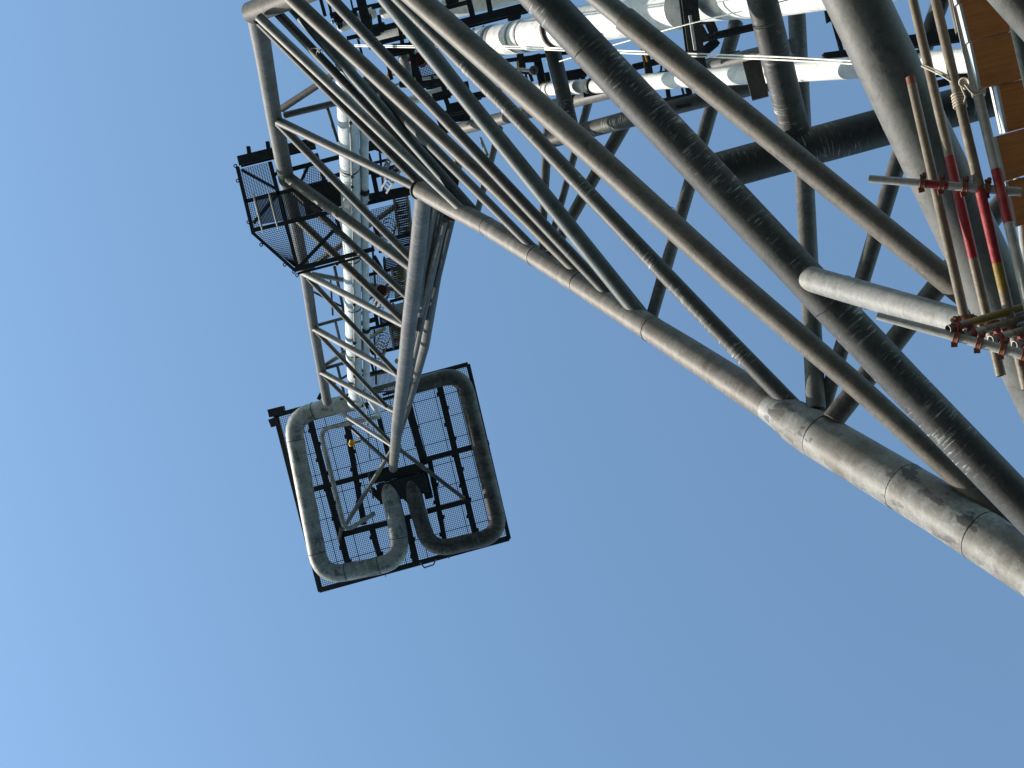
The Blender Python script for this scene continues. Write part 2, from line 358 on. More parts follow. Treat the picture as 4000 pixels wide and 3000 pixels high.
# the long members, one bent tube each
part('brace', [(1100, -45, 52.5, 60), (1585, 408, 50.5, 57), (1905, 708, 48.5, 50), (2400, 1206, 46.3, 42)], 'brown', seg=28)
part('brace', [(1518, -45, 46.0, 50), (1965, 402, 43.5, 60), (2357, 818, 41.5, 62), (2768, 1250, 39.5, 68), (3120, 1612, 38.3, 72)], 'scraped', seg=28)
part('brace', [(1586, -45, 43.0, 94), (2250, 540, 39.5, 100), (2859, 1092, 36.5, 98), (3348, 1508, 34.8, 90), (4130, 2218, 32.5, 84)], 'brown', seg=36)
o = part('brace', [(2080, -45, 33.0, 148), (2680, 592, 32.3, 150), (3533, 1497, 31.5, 152), (4520, 2520, 29.3, 156)], 'scraped', seg=44)
o['label'] = 'thickest dark diagonal, scuffed with white scrapes'
o = part('leg', [(3270, -160, 22, 238), (3346, 0, 22, 236), (3766, 886, 23, 232), (4110, 1612, 24, 228), (4500, 2437, 25.2, 222)], 'leg', seg=48)
o['label'] = 'broad smooth grey tube running down behind the scaffold'
o = part('brace', [(3128, 1078, 31.9, 98), (3230, 1108, 31.0, 101), (3790, 1270, 26.0, 112)], 'pale', seg=36); o['label'] = 'pale tube joining the dark diagonal to the grey leg'
part('brace', [(3865, -110, 6.4, 150), (4500, 603, 6.4, 150)], 'leg', seg=40)
part('brace', [(3930, -60, 21, 110), (4070, 560, 21, 110)], 'green', seg=32)

# --- dark beams that carry the pipes
def beam(x0, y0, x1, y1, w, d, mat='dark', name='pipe_support', h=None, d1=None):
    b = MB(); ww = mlen(w, d)
    b.ibeam(P(x0, y0, d), P(x1, y1, d1 or d), ww, h or ww * 1.1)
    return b.build(name, M[mat], boom)
for a in ((1248, -20, 1270, 62, 13, 58), (1284, 10, 1296, 58, 10, 58), (1366, -20, 1379, 38, 7, 58), (1405, -20, 1440, 125, 36, 55.5),
          (1383, 38, 1505, 11, 11, 58), (1290, 62, 1340, 50, 18, 57.8), (1355, 150, 1500, 117, 13, 57.2), (1457, 120, 1560, 94, 18, 57), (1480, 168, 1585, 142, 15, 57),
          (1700, 42, 1830, 8, 14, 52.5), (1826, -20, 1850, 78, 21, 51), (1904, -20, 1917, 56, 20, 51.5), (1770, 104, 2060, 30, 34, 50.5),
          (2000, 92, 2018, 50, 40, 50), (2030, 208, 2042, 266, 26, 49), (1955, 240, 2240, 202, 13, 49.3), (2095, 215, 2120, 330, 30, 49.5),
          (1990, 275, 2110, 285, 16, 49.8), (2190, 300, 2290, 282, 30, 48.5), (2210, 330, 2300, 318, 16, 48), (2245, 330, 2262, 400, 55, 50),
          (2685, -20, 2727, 300, 62, 36.5), (2735, 153, 2960, 102, 24, 39), (2515, 175, 2548, 350, 27, 43), (2470, 264, 2650, 220, 22, 43.5),
          (2560, 322, 2620, 318, 16, 42.5), (2600, 255, 2612, 290, 14, 43.5), (2605, 330, 2615, 400, 16, 43.4), (2685, 330, 2700, 400, 20, 43.3), (2590, 400, 2700, 378, 26, 42),
          (2745, 250, 2890, 212, 26, 43.8), (2800, 160, 2600, 330, 34, 47),
          (3215, 222, 3790, 145, 26, 37), (3460, 175, 3780, 128, 40, 39), (3560, 300, 3990, 260, 20, 33), (3735, 60, 3765, 150, 20, 36.5), (3600, 345, 3990, 245, 26, 35),
          (2960, 270, 3180, 240, 20, 40), (3250, 60, 3290, 210, 14, 40), (1745, 432, 1836, 412, 40, 55), (1700, 420, 1740, 520, 26, 57), (1650, 400, 1760, 372, 16, 57),
          (1560, 330, 1680, 330, 20, 57.5), (1690, 320, 1760, 312, 18, 57.5), (1600, 180, 1640, 320, 24, 57.8), (1500, 210, 1600, 190, 30, 58)):
    beam(*a)
for a in ((1352, 60, 1395, 50, 22, 57.6), (1318, 60, 1330, 110, 20, 58.2), (1395, 140, 1420, 235, 9, 58), (1440, 60, 1452, 190, 22, 57.4), (1480, 60, 1490, 120, 14, 57.4),
          (1452, 30, 1500, 18, 12, 57.2), (1560, 95, 1575, 190, 16, 57.5), (1500, 190, 1530, 310, 14, 58.4), (1600, 150, 1615, 240, 10, 57.6), (1608, 178, 1622, 300, 20, 58.0),
          (1530, 178, 1600, 172, 10, 57.4), (1640, 335, 1745, 320, 20, 57.8), (1728, 322, 1742, 368, 20, 57.2), (1690, 380, 1770, 358, 22, 57.0), (1735, 372, 1752, 415, 18, 57.0),
          (1650, 372, 1662, 410, 12, 57.6), (1790, 400, 1880, 380, 14, 56), (1820, 320, 1836, 400, 18, 56), (1840, 378, 1960, 352, 22, 55), (1905, 330, 1915, 372, 14, 55),
          (1535, 330, 1620, 420, 12, 59), (1740, 100, 1765, 150, 20, 54), (1760, 150, 1850, 130, 16, 53.5), (1850, 140, 1862, 185, 22, 53), (1880, 110, 1895, 130, 26, 52),
          (2045, 240, 2110, 235, 10, 49.2), (2070, 290, 2080, 318, 12, 49.2), (2052, 285, 2062, 322, 8, 49.1), (2135, 285, 2142, 318, 20, 49), (2275, 300, 2285, 360, 18, 48), (2280, 370, 2420, 342, 18, 46.5),
          (2640, 420, 2700, 410, 12, 41.8), (2570, 285, 2600, 280, 8, 43), (2660, 330, 2672, 375, 8, 43), (2585, 250, 2580, 290, 8, 43), (2730, 95, 2760, 150, 20, 38.2), (2770, 85, 2790, 130, 30, 38.2),
          (2745, 60, 2775, 62, 40, 38.4), (3400, 195, 3440, 260, 10, 34), (3270, 150, 3290, 215, 8, 34), (3650, 285, 3770, 262, 12, 30.5), (3570, 250, 3600, 300, 20, 31)):
    beam(*a)
for x, y, r, d in ((1300, 85, 7, 57.6), (1312, 92, 5, 57.6), (1390, 140, 6, 57.8), (1402, 150, 5, 57.8), (1850, 118, 8, 52), (1862, 125, 6, 52), (1345, 88, 6, 57), (1570, 395, 6, 58), (1620, 205, 6, 57.6), (1505, 215, 5, 58), (2620, 318, 6, 42), (2140, 240, 5, 48.5)):
    b = MB(); b.ball(P(x, y, d), mlen(r, d), (1, 1.2, 1.3), seg=10); b.build('fitting', M['galv'], boom)
b = MB(); q = [P(*c, 36.0) for c in ((2900, 242), (2968, 226), (3003, 374), (2938, 391))]
vs = [b.bm.verts.new(v) for v in q] + [b.bm.verts.new(v + Vector((0.02, 0, 0.12))) for v in q]
for f in ((0, 1, 2, 3), (7, 6, 5, 4), (0, 4, 5, 1), (1, 5, 6, 2), (2, 6, 7, 3), (3, 7, 4, 0)): b.bm.faces.new([vs[i] for i in f])
b.build('gusset_plate', M['seam'], boom)
def plate(corners, d, mat='dark', name='gusset_plate', par=None, th=.1):
    b = MB(); v = [P(x, y, d) for x, y in corners]; n = len(v)
    a = [b.bm.verts.new(p) for p in v] + [b.bm.verts.new(p + Vector((0, 0, th))) for p in v]
    b.bm.faces.new(a[:n]); b.bm.faces.new(a[n:][::-1])
    for i in range(n): b.bm.faces.new((a[i], a[(i + 1) % n], a[n + (i + 1) % n], a[n + i]))
    return b.build(name, M[mat], par or boom)
plate([(1640, 560), (1720, 590), (1795, 690), (1782, 765), (1700, 762), (1640, 700)], 59.5)
plate([(1738, 432), (1835, 412), (1838, 470), (1760, 478)], 56.5)
plate([(1300, 68), (1352, 52), (1360, 84), (1312, 96)], 57.9)
plate([(1640, 300), (1735, 280), (1745, 340), (1665, 350)], 59.8)
plate([(1440, 100), (1500, 85), (1520, 128), (1455, 145)], 58.6)
plate([(1735, -10), (1790, -20), (1792, 8), (1745, 24)], 52.3)
plate([(2000, 70), (2045, 32), (2020, 100), (1975, 108)], 50.2)
plate([(2205, 300), (2262, 284), (2268, 350), (2215, 368)], 47.9)
plate([(2612, 300), (2640, 290), (2650, 330), (2610, 345)], 43.2)
plate([(3222, 40), (3260, 30), (3260, 75), (3230, 90)], 39.8)
part('post', [(1877, 540, 54, 12), (1903, 605, 53, 13)], 'pale', seg=12)
part('post', [(3290, 130, 26, 10), (3318, 205, 26, 10)], 'pale', seg=12)

# ------------------------------------------------------------------ white header pipes on the lower boom
def pipe(name, label, pts, mat, seams=(), seg=36, cat='pipe', caps=(), group=None):
    x, y, d, w = pts[0]
    root = empty(name, P(x, y, d), label, cat, group)
    T(pts, seg=seg).build('pipe_run', M[mat], root)
    for (x, y, d, w), (x2, y2, d2) in seams:
        b = MB(); c = P(x, y, d); n = (P(x2, y2, d2) - c).normalized(); r = mlen(w, d) / 2
        b.tube([c - n * 0.05, c + n * 0.05], [r * 1.035, r * 1.035], seg=seg)
        b.build('flange', M['seam'], root)
    for x, y, d, w in caps:
        b = MB(); b.ball(P(x, y, d), mlen(w, d) / 2, seg=20); b.build('end_cap', M[mat], root)
    return root
pipe('header_pipe', 'largest white pipe, sunlit, crossing behind the thick dark diagonal at the top', [(1880, 168, 49, 118), (2003, 148, 47, 126), (2300, 92, 42.3, 147), (2660, 32, 38.3, 162)], 'white',
     seams=(((2172, 116, 44, 138), (2300, 92, 42.3)),), caps=((1884, 167, 49, 118),))
pipe('header_pipe', 'white pipe at the top edge beyond the black upright beam, right of the largest pipe', [(2725, 10, 37.6, 150), (3046, -22, 34.3, 168), (3420, -82, 31, 186), (4300, -225, 25.5, 226)], 'white',
     seams=(((2745, 8, 37.4, 166), (3046, -22, 34.3)),), caps=((2740, 8, 37.5, 148),))
pipe('header_pipe', 'white pipe stub at the top edge, left of the largest white pipe', [(1748, 30, 54, 88), (2060, -42, 52, 92)], 'white')
pipe('process_pipe', 'slimmer white pipe running level below the largest white pipe', [(2070, 352, 51, 50), (2320, 336, 46, 58), (2850, 296, 38.5, 73), (3200, 274, 34, 82), (3700, 241, 29.2, 96), (4080, 216, 26.4, 106), (4700, 172, 23, 122)], 'white',
     seams=(((2590, 315, 42, 66), (2850, 296, 38.5)), ((3592, 249, 30, 106), (3700, 241, 29.2)), ((2318, 336, 46, 66), (2850, 296, 38.5))))
pipe('process_pipe', 'short white pipe with round capped end nearest the top left corner of the boom', [(1336, 103, 58.5, 44), (1460, 48, 57.8, 46)], 'white', caps=((1338, 102, 58.5, 45),), seg=24)
pipe('process_pipe', 'short white pipe with round capped end behind the green grey braces at the top', [(1506, 46, 58, 54), (1640, 10, 57, 58)], 'white', caps=((1508, 45, 58, 55),), seg=24)
pipe('process_pipe', 'short white pipe striped with shadow between two dark beams at the top', [(1465, 142, 59, 44), (1640, 100, 58, 46)], 'white', seg=24)
pipe('drain_pipe', 'thin white pipe with a ring behind the green grey brace', [(1540, 333, 58.8, 11), (1640, 310, 58.6, 12), (1745, 297, 58.4, 12)], 'white', seg=14, seams=(((1690, 304, 58.5, 20), (1745, 297, 58.4)),))
pipe('process_pipe', 'short white pipe glimpsed low between the brown and the scraped brace', [(1590, 398, 59.5, 34), (1740, 352, 58.5, 36)], 'white', seg=24)
pipe('vent_stub', 'grey domed upright pipe beside the dark red drum', [(1580, 222, 58.6, 50), (1606, 330, 60, 48)], 'pale', seg=24, caps=((1580, 221, 58.6, 50),))
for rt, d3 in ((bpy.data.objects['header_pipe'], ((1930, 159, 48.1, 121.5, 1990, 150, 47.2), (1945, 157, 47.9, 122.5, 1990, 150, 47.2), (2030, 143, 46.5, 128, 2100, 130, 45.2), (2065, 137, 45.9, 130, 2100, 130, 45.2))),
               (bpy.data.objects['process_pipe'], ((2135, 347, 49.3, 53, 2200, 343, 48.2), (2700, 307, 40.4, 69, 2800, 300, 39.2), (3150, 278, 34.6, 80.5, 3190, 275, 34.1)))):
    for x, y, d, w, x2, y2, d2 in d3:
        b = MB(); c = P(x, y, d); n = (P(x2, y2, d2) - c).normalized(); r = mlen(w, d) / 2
        b.tube([c - n * .07, c + n * .07], [r * 1.012, r * 1.012], seg=36, cap=False); b.build('grey_band', M['grey_band'], rt)  # thin plain grey bands laid round the white pipes
# small branch with the round blind flange
root = empty('branch_pipe', P(2085, 275, 48.5), 'small pale branch pipe ending in a round bolted flange', 'pipe')
T([(2010, 270, 48.6, 13), (2070, 275, 48.6, 13)], seg=14).build('pipe_run', M['white'], root)
b = MB(); c = P(2085, 274, 48.0); b.tube([c, c + Vector((0, 0, 0.08))], [mlen(18, 48)] * 2, seg=24); b.build('flange', M['pale'], root)
b = MB(); c = P(2085, 274, 47.9); b.tube([c, c + Vector((0, 0, 0.05))], [mlen(6, 48)] * 2, seg=16)
for k in range(8):
    a = k * math.pi / 4; c2 = c + Vector((math.cos(a), math.sin(a), 0)) * mlen(14, 48); b.tube([c2, c2 + Vector((0, 0, 0.05))], [0.012] * 2, seg=8)
b.build('bolt_hole', M['dark'], root)

# ------------------------------------------------------------------ deck of the tip (R3 tile -> photo px)
DT = 92.0
def R3(x, y): return (1000 + x * 0.6028, 1350 + y * 0.6028)
def pt(x, y, d=DT): return P(*R3(x, y), d)
def wz(w, d=DT): return mlen(w * 0.6028, d)
deck = empty('tip_deck', pt(890, 860), 'square dark steel deck with wire mesh floor at the end of the boom', 'deck')
def dbeam(x0, y0, x1, y1, w_, name='deck_beam', d=DT, par=None, mat='dark'):
    w = w_ * 1.18; b = MB(); b.ibeam(pt(x0, y0, d), pt(x1, y1, d), wz(w), wz(w) * 1.2); return b.build(name, M[mat], par or deck)
for a in ((128, 452, 418, 1592, 24), (128, 452, 1374, 120, 24), (1374, 120, 1640, 1252, 22), (412, 1585, 1640, 1248, 26)): dbeam(*a, name='edge_beam')
for a in ((352, 490, 602, 1440, 30), (590, 520, 700, 1160, 28), (745, 1170, 812, 1400, 27), (790, 440, 870, 760, 24), (985, 380, 1092, 770, 38),
          (970, 1100, 1035, 1400, 32), (1185, 250, 1425, 1240, 32), (1125, 740, 1222, 1260, 26)): dbeam(*a, d=DT - 0.12)
for a in ((250, 965, 860, 800, 28), (1085, 742, 1510, 628, 28), (545, 1228, 880, 1142, 30), (1110, 1075, 1390, 1000, 28), (640, 400, 1210, 240, 18), (960, 1120, 1010, 1105, 26)): dbeam(*a, d=DT - 0.3, name='cross_beam')
for a in ((750, 868, 1090, 780, 50), (800, 960, 1110, 880, 110), (745, 930, 830, 1010, 30), (1080, 800, 1125, 990, 40), (840, 860, 1000, 1010, 30), (1000, 830, 1050, 1010, 30)): dbeam(*a, d=DT - 0.5, name='hub_plate')
dbeam(85, 440, 185, 415, 44, name='corner_bracket'); dbeam(108, 470, 128, 520, 44, name='corner_bracket')
dbeam(405, 350, 425, 310, 20, name='corner_bracket')
# clips along the beams
b = MB()
for (x0, y0, x1, y1) in ((352, 490, 602, 1440), (590, 520, 700, 1160), (1185, 250, 1425, 1240), (985, 380, 1092, 770), (1125, 740, 1222, 1260), (970, 1100, 1035, 1400), (745, 1170, 812, 1400)):
    n = int(math.hypot(x1 - x0, y1 - y0) / 95)
    for k in range(n):
        t = (k + 0.6) / n; sx = 20 if k % 2 else -20
        x = x0 + (x1 - x0) * t + sx; y = y0 + (y1 - y0) * t - sx * 0.25
        b = MB(); b.box(pt(x - 7, y, DT - 0.1), pt(x + 7, y, DT - 0.1), wz(26), 0.2); b.build('mesh_clip', M['dark'], deck)
def grid(name, corners, d, nx, ny, r, mat, parent, skip=None, fat=0):
    """wire mesh between four photo points (tl, tr, br, bl)"""
    b = MB(); c = [P(x, y, d) for x, y in corners]
    L = lambda a, b_, t: a + (b_ - a) * t
    def line(p, q, rr, dz):
        z = Vector((0, 0, dz)); b.box(p + z, q + z, rr * 2, rr * 1.6)
    for i in range(nx + 1):
        t = i / nx; rr = r * (2.2 if fat and i % fat == 0 else 1)
        line(L(c[0], c[1], t), L(c[3], c[2], t), rr, 0)
    for j in range(ny + 1):
        t = j / ny; rr = r * (2.2 if fat and j % fat == 0 else 1)
        line(L(c[0], c[3], t), L(c[1], c[2], t), rr, r * 2.4)
    return b.build(name, M[mat], parent)
grid('wire_mesh', [R3(140, 462), R3(1366, 130), R3(1630, 1245), R3(420, 1580)], DT + 0.25, 104, 96, 0.0135, 'dark', deck, fat=12)
# struts from the chord end to the deck
T([(*R3(885, 670), 88.5, 17), (*R3(562, 1192), 91, 17)], seg=16).build('strut', M['pale'], deck)
T([(*R3(930, 672), 88.5, 16), (*R3(1348, 990), 91, 16)], seg=16).build('strut', M['grey'], deck)
T([(*R3(600, 520), 90.5, 14), (*R3(830, 730), 90.5, 14)], seg=14).build('strut', M['dark'], deck)
T([(*R3(552, 1180), 90.8, 12), (*R3(540, 1260), 91.6, 16)], seg=14).build('strut', M['grey'], deck)
T([(*R3(730, 830), 90, 8), (*R3(760, 990), 90.4, 8)], seg=8).build('strut', M['grey'], deck)
for x, y in ((835, 1478), (1245, 1362)):
    T([(*R3(x, y - 12), 91.5, 4), (*R3(x + 5, y + 20), 91.5, 4)], seg=8).build('spigot', M['dark'], deck)
T([(*R3(1065, 1405), 91.5, 6), (*R3(1090, 1440), 91.5, 6), (*R3(1150, 1420), 91.5, 6), (*R3(1165, 1385), 91.5, 6)], seg=8).build('access_handle', M['pale'], deck)

def rounded(path, rad, n=7):
    """path with corners rounded: path of (x,y,d,w) in photo px"""
    out = [path[0]]
    for i in range(1, len(path) - 1):
        p0, p1, p2 = path[i - 1], path[i], path[i + 1]
        def toward(a, b_, r):
            L = math.hypot(b_[0] - a[0], b_[1] - a[1]); t = min(0.48, r / L)
            return tuple(a[k] + (b_[k] - a[k]) * t for k in range(4))
        a = toward(p1, p0, rad); c = toward(p1, p2, rad)
        for k in range(n + 1):
            t = k / n
            out.append(tuple((1 - t) ** 2 * a[j] + 2 * t * (1 - t) * p1[j] + t * t * c[j] for j in range(4)))
    out.append(path[-1]); return out
def r3p(lst, d, w): return [(*R3(x, y), d + dd, w) for x, y, dd in lst]
lp = rounded(r3p([(650, 360, -1.0), (225, 460, 0), (425, 1500, 0), (950, 1395, 0), (900, 1080, 0), (850, 905, 0.9)], 90.3, 70), 95)
rp = rounded(r3p([(1010, 265, -0.6), (1335, 175, 0), (1590, 1225, 0), (1130, 1330, 0), (1045, 1060, 0), (1000, 870, 0.9)], 90.3, 64), 85)
root = empty('flare_pipe_loop', P(*R3(650, 360), 89.3), 'fat pale looped pipe on the left half of the tip deck', 'pipe', None)
T(lp, seg=32).build('pipe_run', M['burnt'], root)
root2 = empty('flare_pipe_loop', P(*R3(1010, 265), 89.7), 'fat soot darkened looped pipe on the right half of the tip deck', 'pipe', None)
T(rp, seg=32).build('pipe_run', M['sooty'], root2)
for rt, pth, idx in ((root, lp, (1, 8, 9, 16, 17, 24)), (root2, rp, (1, 8, 9, 16, 17, 24))):
    for k in idx:
        c = P(*pth[k][:3]); n = (P(*pth[k + 1][:3]) - c); b = MB()
        b.torus(c, n, mlen(pth[k][3], pth[k][2]) / 2, 0.025, seg=28); b.build('weld_seam', M['seam'], rt)
tp = rounded(r3p([(800, 460, -1), (415, 545, 0), (580, 1205, 0), (770, 1085, 0.5)], 89.6, 18), 40)
pipe('purge_pipe', 'slim grey bent pipe inside the left loop of the tip deck', tp, 'burnt', seg=16)

# ------------------------------------------------------------------ riser pipes in the upper boom
def wv(pts): return [(x, y, dP(y) - o, w) for x, y, o, w in pts]
root = pipe('riser_pipe', 'fat pale riser pipe running down the upper boom to the tip deck', wv([(1350, 250, 0, 84), (1362, 525, 0, 82), (1370, 750, 0, 77), (1377, 1100, 0, 68), (1382, 1400, 0, 60), (1390, 1545, 0, 56)]) + [(*R3(640, 365), 89.0, 62)], 'sheen',
     seams=[((1366, 650, dP(650), 80), (1370, 750, dP(750))), ((1376, 1000, dP(1000), 71), (1377, 1100, dP(1100))), ((1380, 1192, dP(1192), 65), (1382, 1400, dP(1400))), ((1384, 1370, dP(1370), 62), (1390, 1545, dP(1545)))])
pipe('riser_pipe', 'thinner pale riser pipe to the right of the fat one', wv([(1416, 420, -0.3, 36), (1423, 550, -0.3, 34), (1426, 1025, -0.3, 29), (1431, 1375, -0.3, 26), (1433, 1540, -0.3, 25)]) + [(*R3(800, 450), 88.5, 20)], 'sheen', seg=24,
     seams=[((1424, 750, dP(750), 38), (1426, 1025, dP(1025))), ((1430, 1290, dP(1290), 31), (1431, 1375, dP(1375)))])
root = pipe('pilot_gas_line', 'very thin line with ring clamps in front of the fat riser pipe', wv([(1366, 440, 1.2, 10), (1373, 600, 1.2, 9), (1380, 1000, 1.2, 8), (1385, 1350, 1.2, 7), (1386, 1500, 1.2, 7), (1432, 1600, 1, 6), (1445, 1800, 1, 5)]), 'galv', seg=12)
for x, y in ((1369, 480), (1375, 690), (1375, 730), (1378, 872), (1382, 1075), (1383, 1190), (1385, 1340), (1385, 1470), (1433, 1590)):
    b = MB(); b.ball(P(x, y, dP(y) - 1.25), mlen(8, dP(y)), (1, 1, 1.4), seg=10); b.build('clamp', M['dark'], root)

# ------------------------------------------------------------------ access way inside the upper boom
way = empty('access_way', P(1500, 800, 64), 'steel stair flights and gratings climbing inside the upper boom beside the risers', 'walkway')
def wbeam(x0, y0, x1, y1, w, off=2.2):
    b = MB(); ww = mlen(w, dP(y0)); b.ibeam(P(x0, y0, dP(y0) + off), P(x1, y1, dP(y0) + off), ww, ww * 1.1); b.build('cross_beam', M['dark'], way)
for a in ((1330, 610, 1470, 575, 16), (1440, 560, 1505, 590, 24), (1330, 705, 1560, 645, 12), (1460, 690, 1640, 640, 14), (1440, 770, 1620, 735, 24), (1440, 600, 1470, 690, 10), (1455, 670, 1480, 790, 18),
          (1415, 1081, 1590, 1036, 12), (1530, 932, 1608, 910, 14), (1480, 985, 1600, 955, 9), (1523, 1178, 1580, 1163, 12), (1392, 1272, 1472, 1249, 12), (1395, 1262, 1470, 1240, 7),
          (1420, 1290, 1555, 1257, 12), (1495, 1373, 1566, 1356, 13), (1400, 1358, 1500, 1385, 9), (1415, 1466, 1520, 1443, 13), (1496, 1543, 1552, 1525, 10), (1350, 1405, 1420, 1388, 12),
          (1355, 1545, 1420, 1530, 14), (1455, 850, 1485, 950, 16), (1462, 1000, 1490, 1050, 14), (1465, 1215, 1475, 1270, 14), (1440, 1360, 1460, 1385, 10), (1450, 1415, 1462, 1460, 9), (1335, 610, 1352, 655, 12)):
    wbeam(*a)
def flight(corners, n, off, name='stair_flight', mat='tread'):
    """two stringers and n treads between (l0, r0, l1, r1)"""
    b = MB(); l0, r0, l1, r1 = [P(x, y, dP(y) + off) for x, y in corners]
    b.box(l0, l1, 0.10, 0.25); b.box(r0, r1, 0.10, 0.25)
    for k in range(n):
        t = (k + 0.5) / n; p = l0 + (l1 - l0) * t; q = r0 + (r1 - r0) * t
        b.box(p, q, (l1 - l0).length / n * 0.42, 0.05)
    return b.build(name, M[mat], way)
flight([(1538, 770), (1590, 760), (1560, 915), (1606, 905)], 16, 2.6)
flight([(1530, 1048), (1582, 1036), (1548, 1162), (1588, 1152)], 14, 2.6)
flight([(1523, 1270), (1570, 1260), (1538, 1358), (1572, 1350)], 12, 2.6)
flight([(1500, 1010), (1556, 998), (1504, 1056), (1560, 1044)], 7, 3.2, 'grating', 'dark')
flight([(1550, 930), (1608, 918), (1560, 985), (1600, 975)], 8, 3.0, 'grating', 'dark')
flight([(1486, 1238), (1530, 1228), (1490, 1268), (1534, 1258)], 6, 3.0, 'grating', 'dark')
flight([(1535, 1190), (1578, 1180), (1540, 1240), (1575, 1230)], 8, 3.0, 'grating', 'tread')
flight([(1438, 1470), (1440, 1535), (1540, 1448), (1546, 1527)], 22, 2.4, 'grating', 'tread')
flight([(1560, 450), (1582, 455), (1665, 600), (1690, 590)], 22, 2.6, 'stair_flight', 'tread')
grid('wire_mesh', [(1450, 820), (1600, 783), (1612, 910), (1465, 950)], 68.5, 22, 20, 0.012, 'dark', way)
grid('wire_mesh', [(1430, 1070), (1585, 1035), (1590, 1160), (1440, 1165)], 76, 22, 18, 0.012, 'dark', way)
grid('wire_mesh', [(1440, 1288), (1560, 1258), (1570, 1360), (1455, 1385)], 81.5, 20, 16, 0.012, 'dark', way)
grid('wire_mesh', [(1610, 170), (1700, 150), (1740, 300), (1640, 330)], 60.5, 16, 26, 0.012, 'dark', way)
def cage(x0, y0, x1, y1, w, off, n):
    b = MB()
    for k in range(n):
        t = k / (n - 1); x = x0 + (x1 - x0) * t; y = y0 + (y1 - y0) * t; d = dP(y) + off
        b.torus(P(x, y, d), Vector((0.5, -0.25, 1)), mlen(w / 2, d), 0.022, seg=16, rs=5)
    for s_ in (-1, 1):
        b.box(P(x0 + s_ * w * .5, y0, dP(y0) + off), P(x1 + s_ * w * .5, y1, dP(y1) + off), 0.05, 0.05)
    b.box(P(x0, y0 + w * .45, dP(y0) + off), P(x1, y1 + w * .45, dP(y1) + off), 0.05, 0.05)
    return b.build('ladder_cage', M['dark'], way)
cage(1520, 880, 1502, 960, 56, 1.8, 6); cage(1498, 1140, 1480, 1190, 50, 1.8, 5); cage(1500, 1320, 1478, 1380, 46, 1.8, 6); cage(1530, 632, 1545, 668, 40, 1.8, 3)
def ladder(x0, y0, x1, y1, w, off, n, mat='galv'):
    b = MB(); p = P(x0, y0, dP(y0) + off); q = P(x1, y1, dP(y1) + off); s_ = (q - p).cross(Vector((0, 0, 1))).normalized() * mlen(w / 2, dP(y0))
    for e in (-1, 1): b.box(p + s_ * e, q + s_ * e, 0.09, 0.06)
    for k in range(n):
        t = (k + .5) / n; c = p + (q - p) * t; b.box(c - s_, c + s_, 0.05, 0.05)
    return b.build('ladder', M[mat], way)
ladder(1556, 655, 1500, 745, 28, 1.4, 8); ladder(1490, 1155, 1462, 1200, 18, 1.4, 6); ladder(1500, 1370, 1484, 1408, 16, 1.4, 5); ladder(1522, 622, 1490, 690, 14, 1.6, 7)
for x, y, r in ((1567, 1060, 18), (1567, 1075, 22), (1558, 1290, 14), (1560, 1320, 12), (1550, 1410, 10), (1564, 1130, 14), (1590, 900, 12)):
    b = MB(); b.ball(P(x, y, dP(y) + 3.4), mlen(r, dP(y)), (1, 1.1, 0.8), seg=12); b.build('bundled_netting', M['rope'], way)
for (x0, y0, x1, y1, w) in ((1392, 1085, 1420, 1130, 36), (1396, 1330, 1425, 1345, 30), (1392, 1420, 1410, 1455, 24), (1380, 640, 1420, 690, 40)):
    b = MB(); b.box(P(x0, y0, dP(y0) + 1.3), P(x1, y1, dP(y1) + 1.3), mlen(w, dP(y0)), 0.1); b.build('kick_plate', M['seam'], way)

# ------------------------------------------------------------------ side deck hung on the left chord
DS = 66.0
side = empty('side_deck', P(1050, 800, DS), 'dark railed maintenance deck with mesh floor hung on the left chord', 'deck')
def sb(x0, y0, x1, y1, w, name='deck_beam', d=DS, mat='dark'):
    b = MB(); ww = mlen(w, d); b.ibeam(P(x0, y0, d), P(x1, y1, d), ww, ww * 1.15); return b.build(name, M[mat], side)
sb(934, 632, 1228, 560, 38, 'header_beam', DS - 0.3)
for a in ((927, 651, 990, 914, 13), (990, 912, 1152, 1056, 12), (1148, 1055, 1462, 972, 16), (1165, 1068, 1440, 996, 9)): sb(*a, name='edge_beam')
for a in ((1055, 632, 1164, 1050, 13), (960, 786, 1280, 708, 13), (1136, 662, 1330, 612, 15), (988, 900, 1620, 750, 14), (945, 664, 1082, 740, 11), (990, 872, 1084, 758, 11),
          (1070, 690, 1100, 650, 9), (1170, 722, 1203, 650, 10), (1170, 1040, 1302, 902, 12), (1235, 600, 1275, 730, 14), (1262, 700, 1330, 900, 12), (1300, 690, 1330, 680, 14), (1295, 780, 1370, 810, 14), (1330, 690, 1480, 655, 14)): sb(*a)
grid('wire_mesh', [(934, 662), (1056, 632), (1086, 745), (962, 778)], DS + 0.2, 14, 22, 0.011, 'dark', side)
grid('wire_mesh', [(1190, 640), (1262, 628), (1272, 700), (1180, 722)], DS + 0.2, 10, 12, 0.011, 'dark', side)
grid('wire_mesh', [(966, 792), (1000, 784), (1024, 880), (988, 892)], DS + 0.2, 5, 14, 0.011, 'dark', side)
grid('wire_mesh', [(996, 912), (1120, 878), (1162, 1048), (1148, 1040)], DS + 0.2, 14, 22, 0.011, 'dark', side)
grid('wire_mesh', [(1122, 876), (1330, 830), (1350, 1000), (1166, 1046)], DS + 0.2, 26, 26, 0.010, 'dark', side)
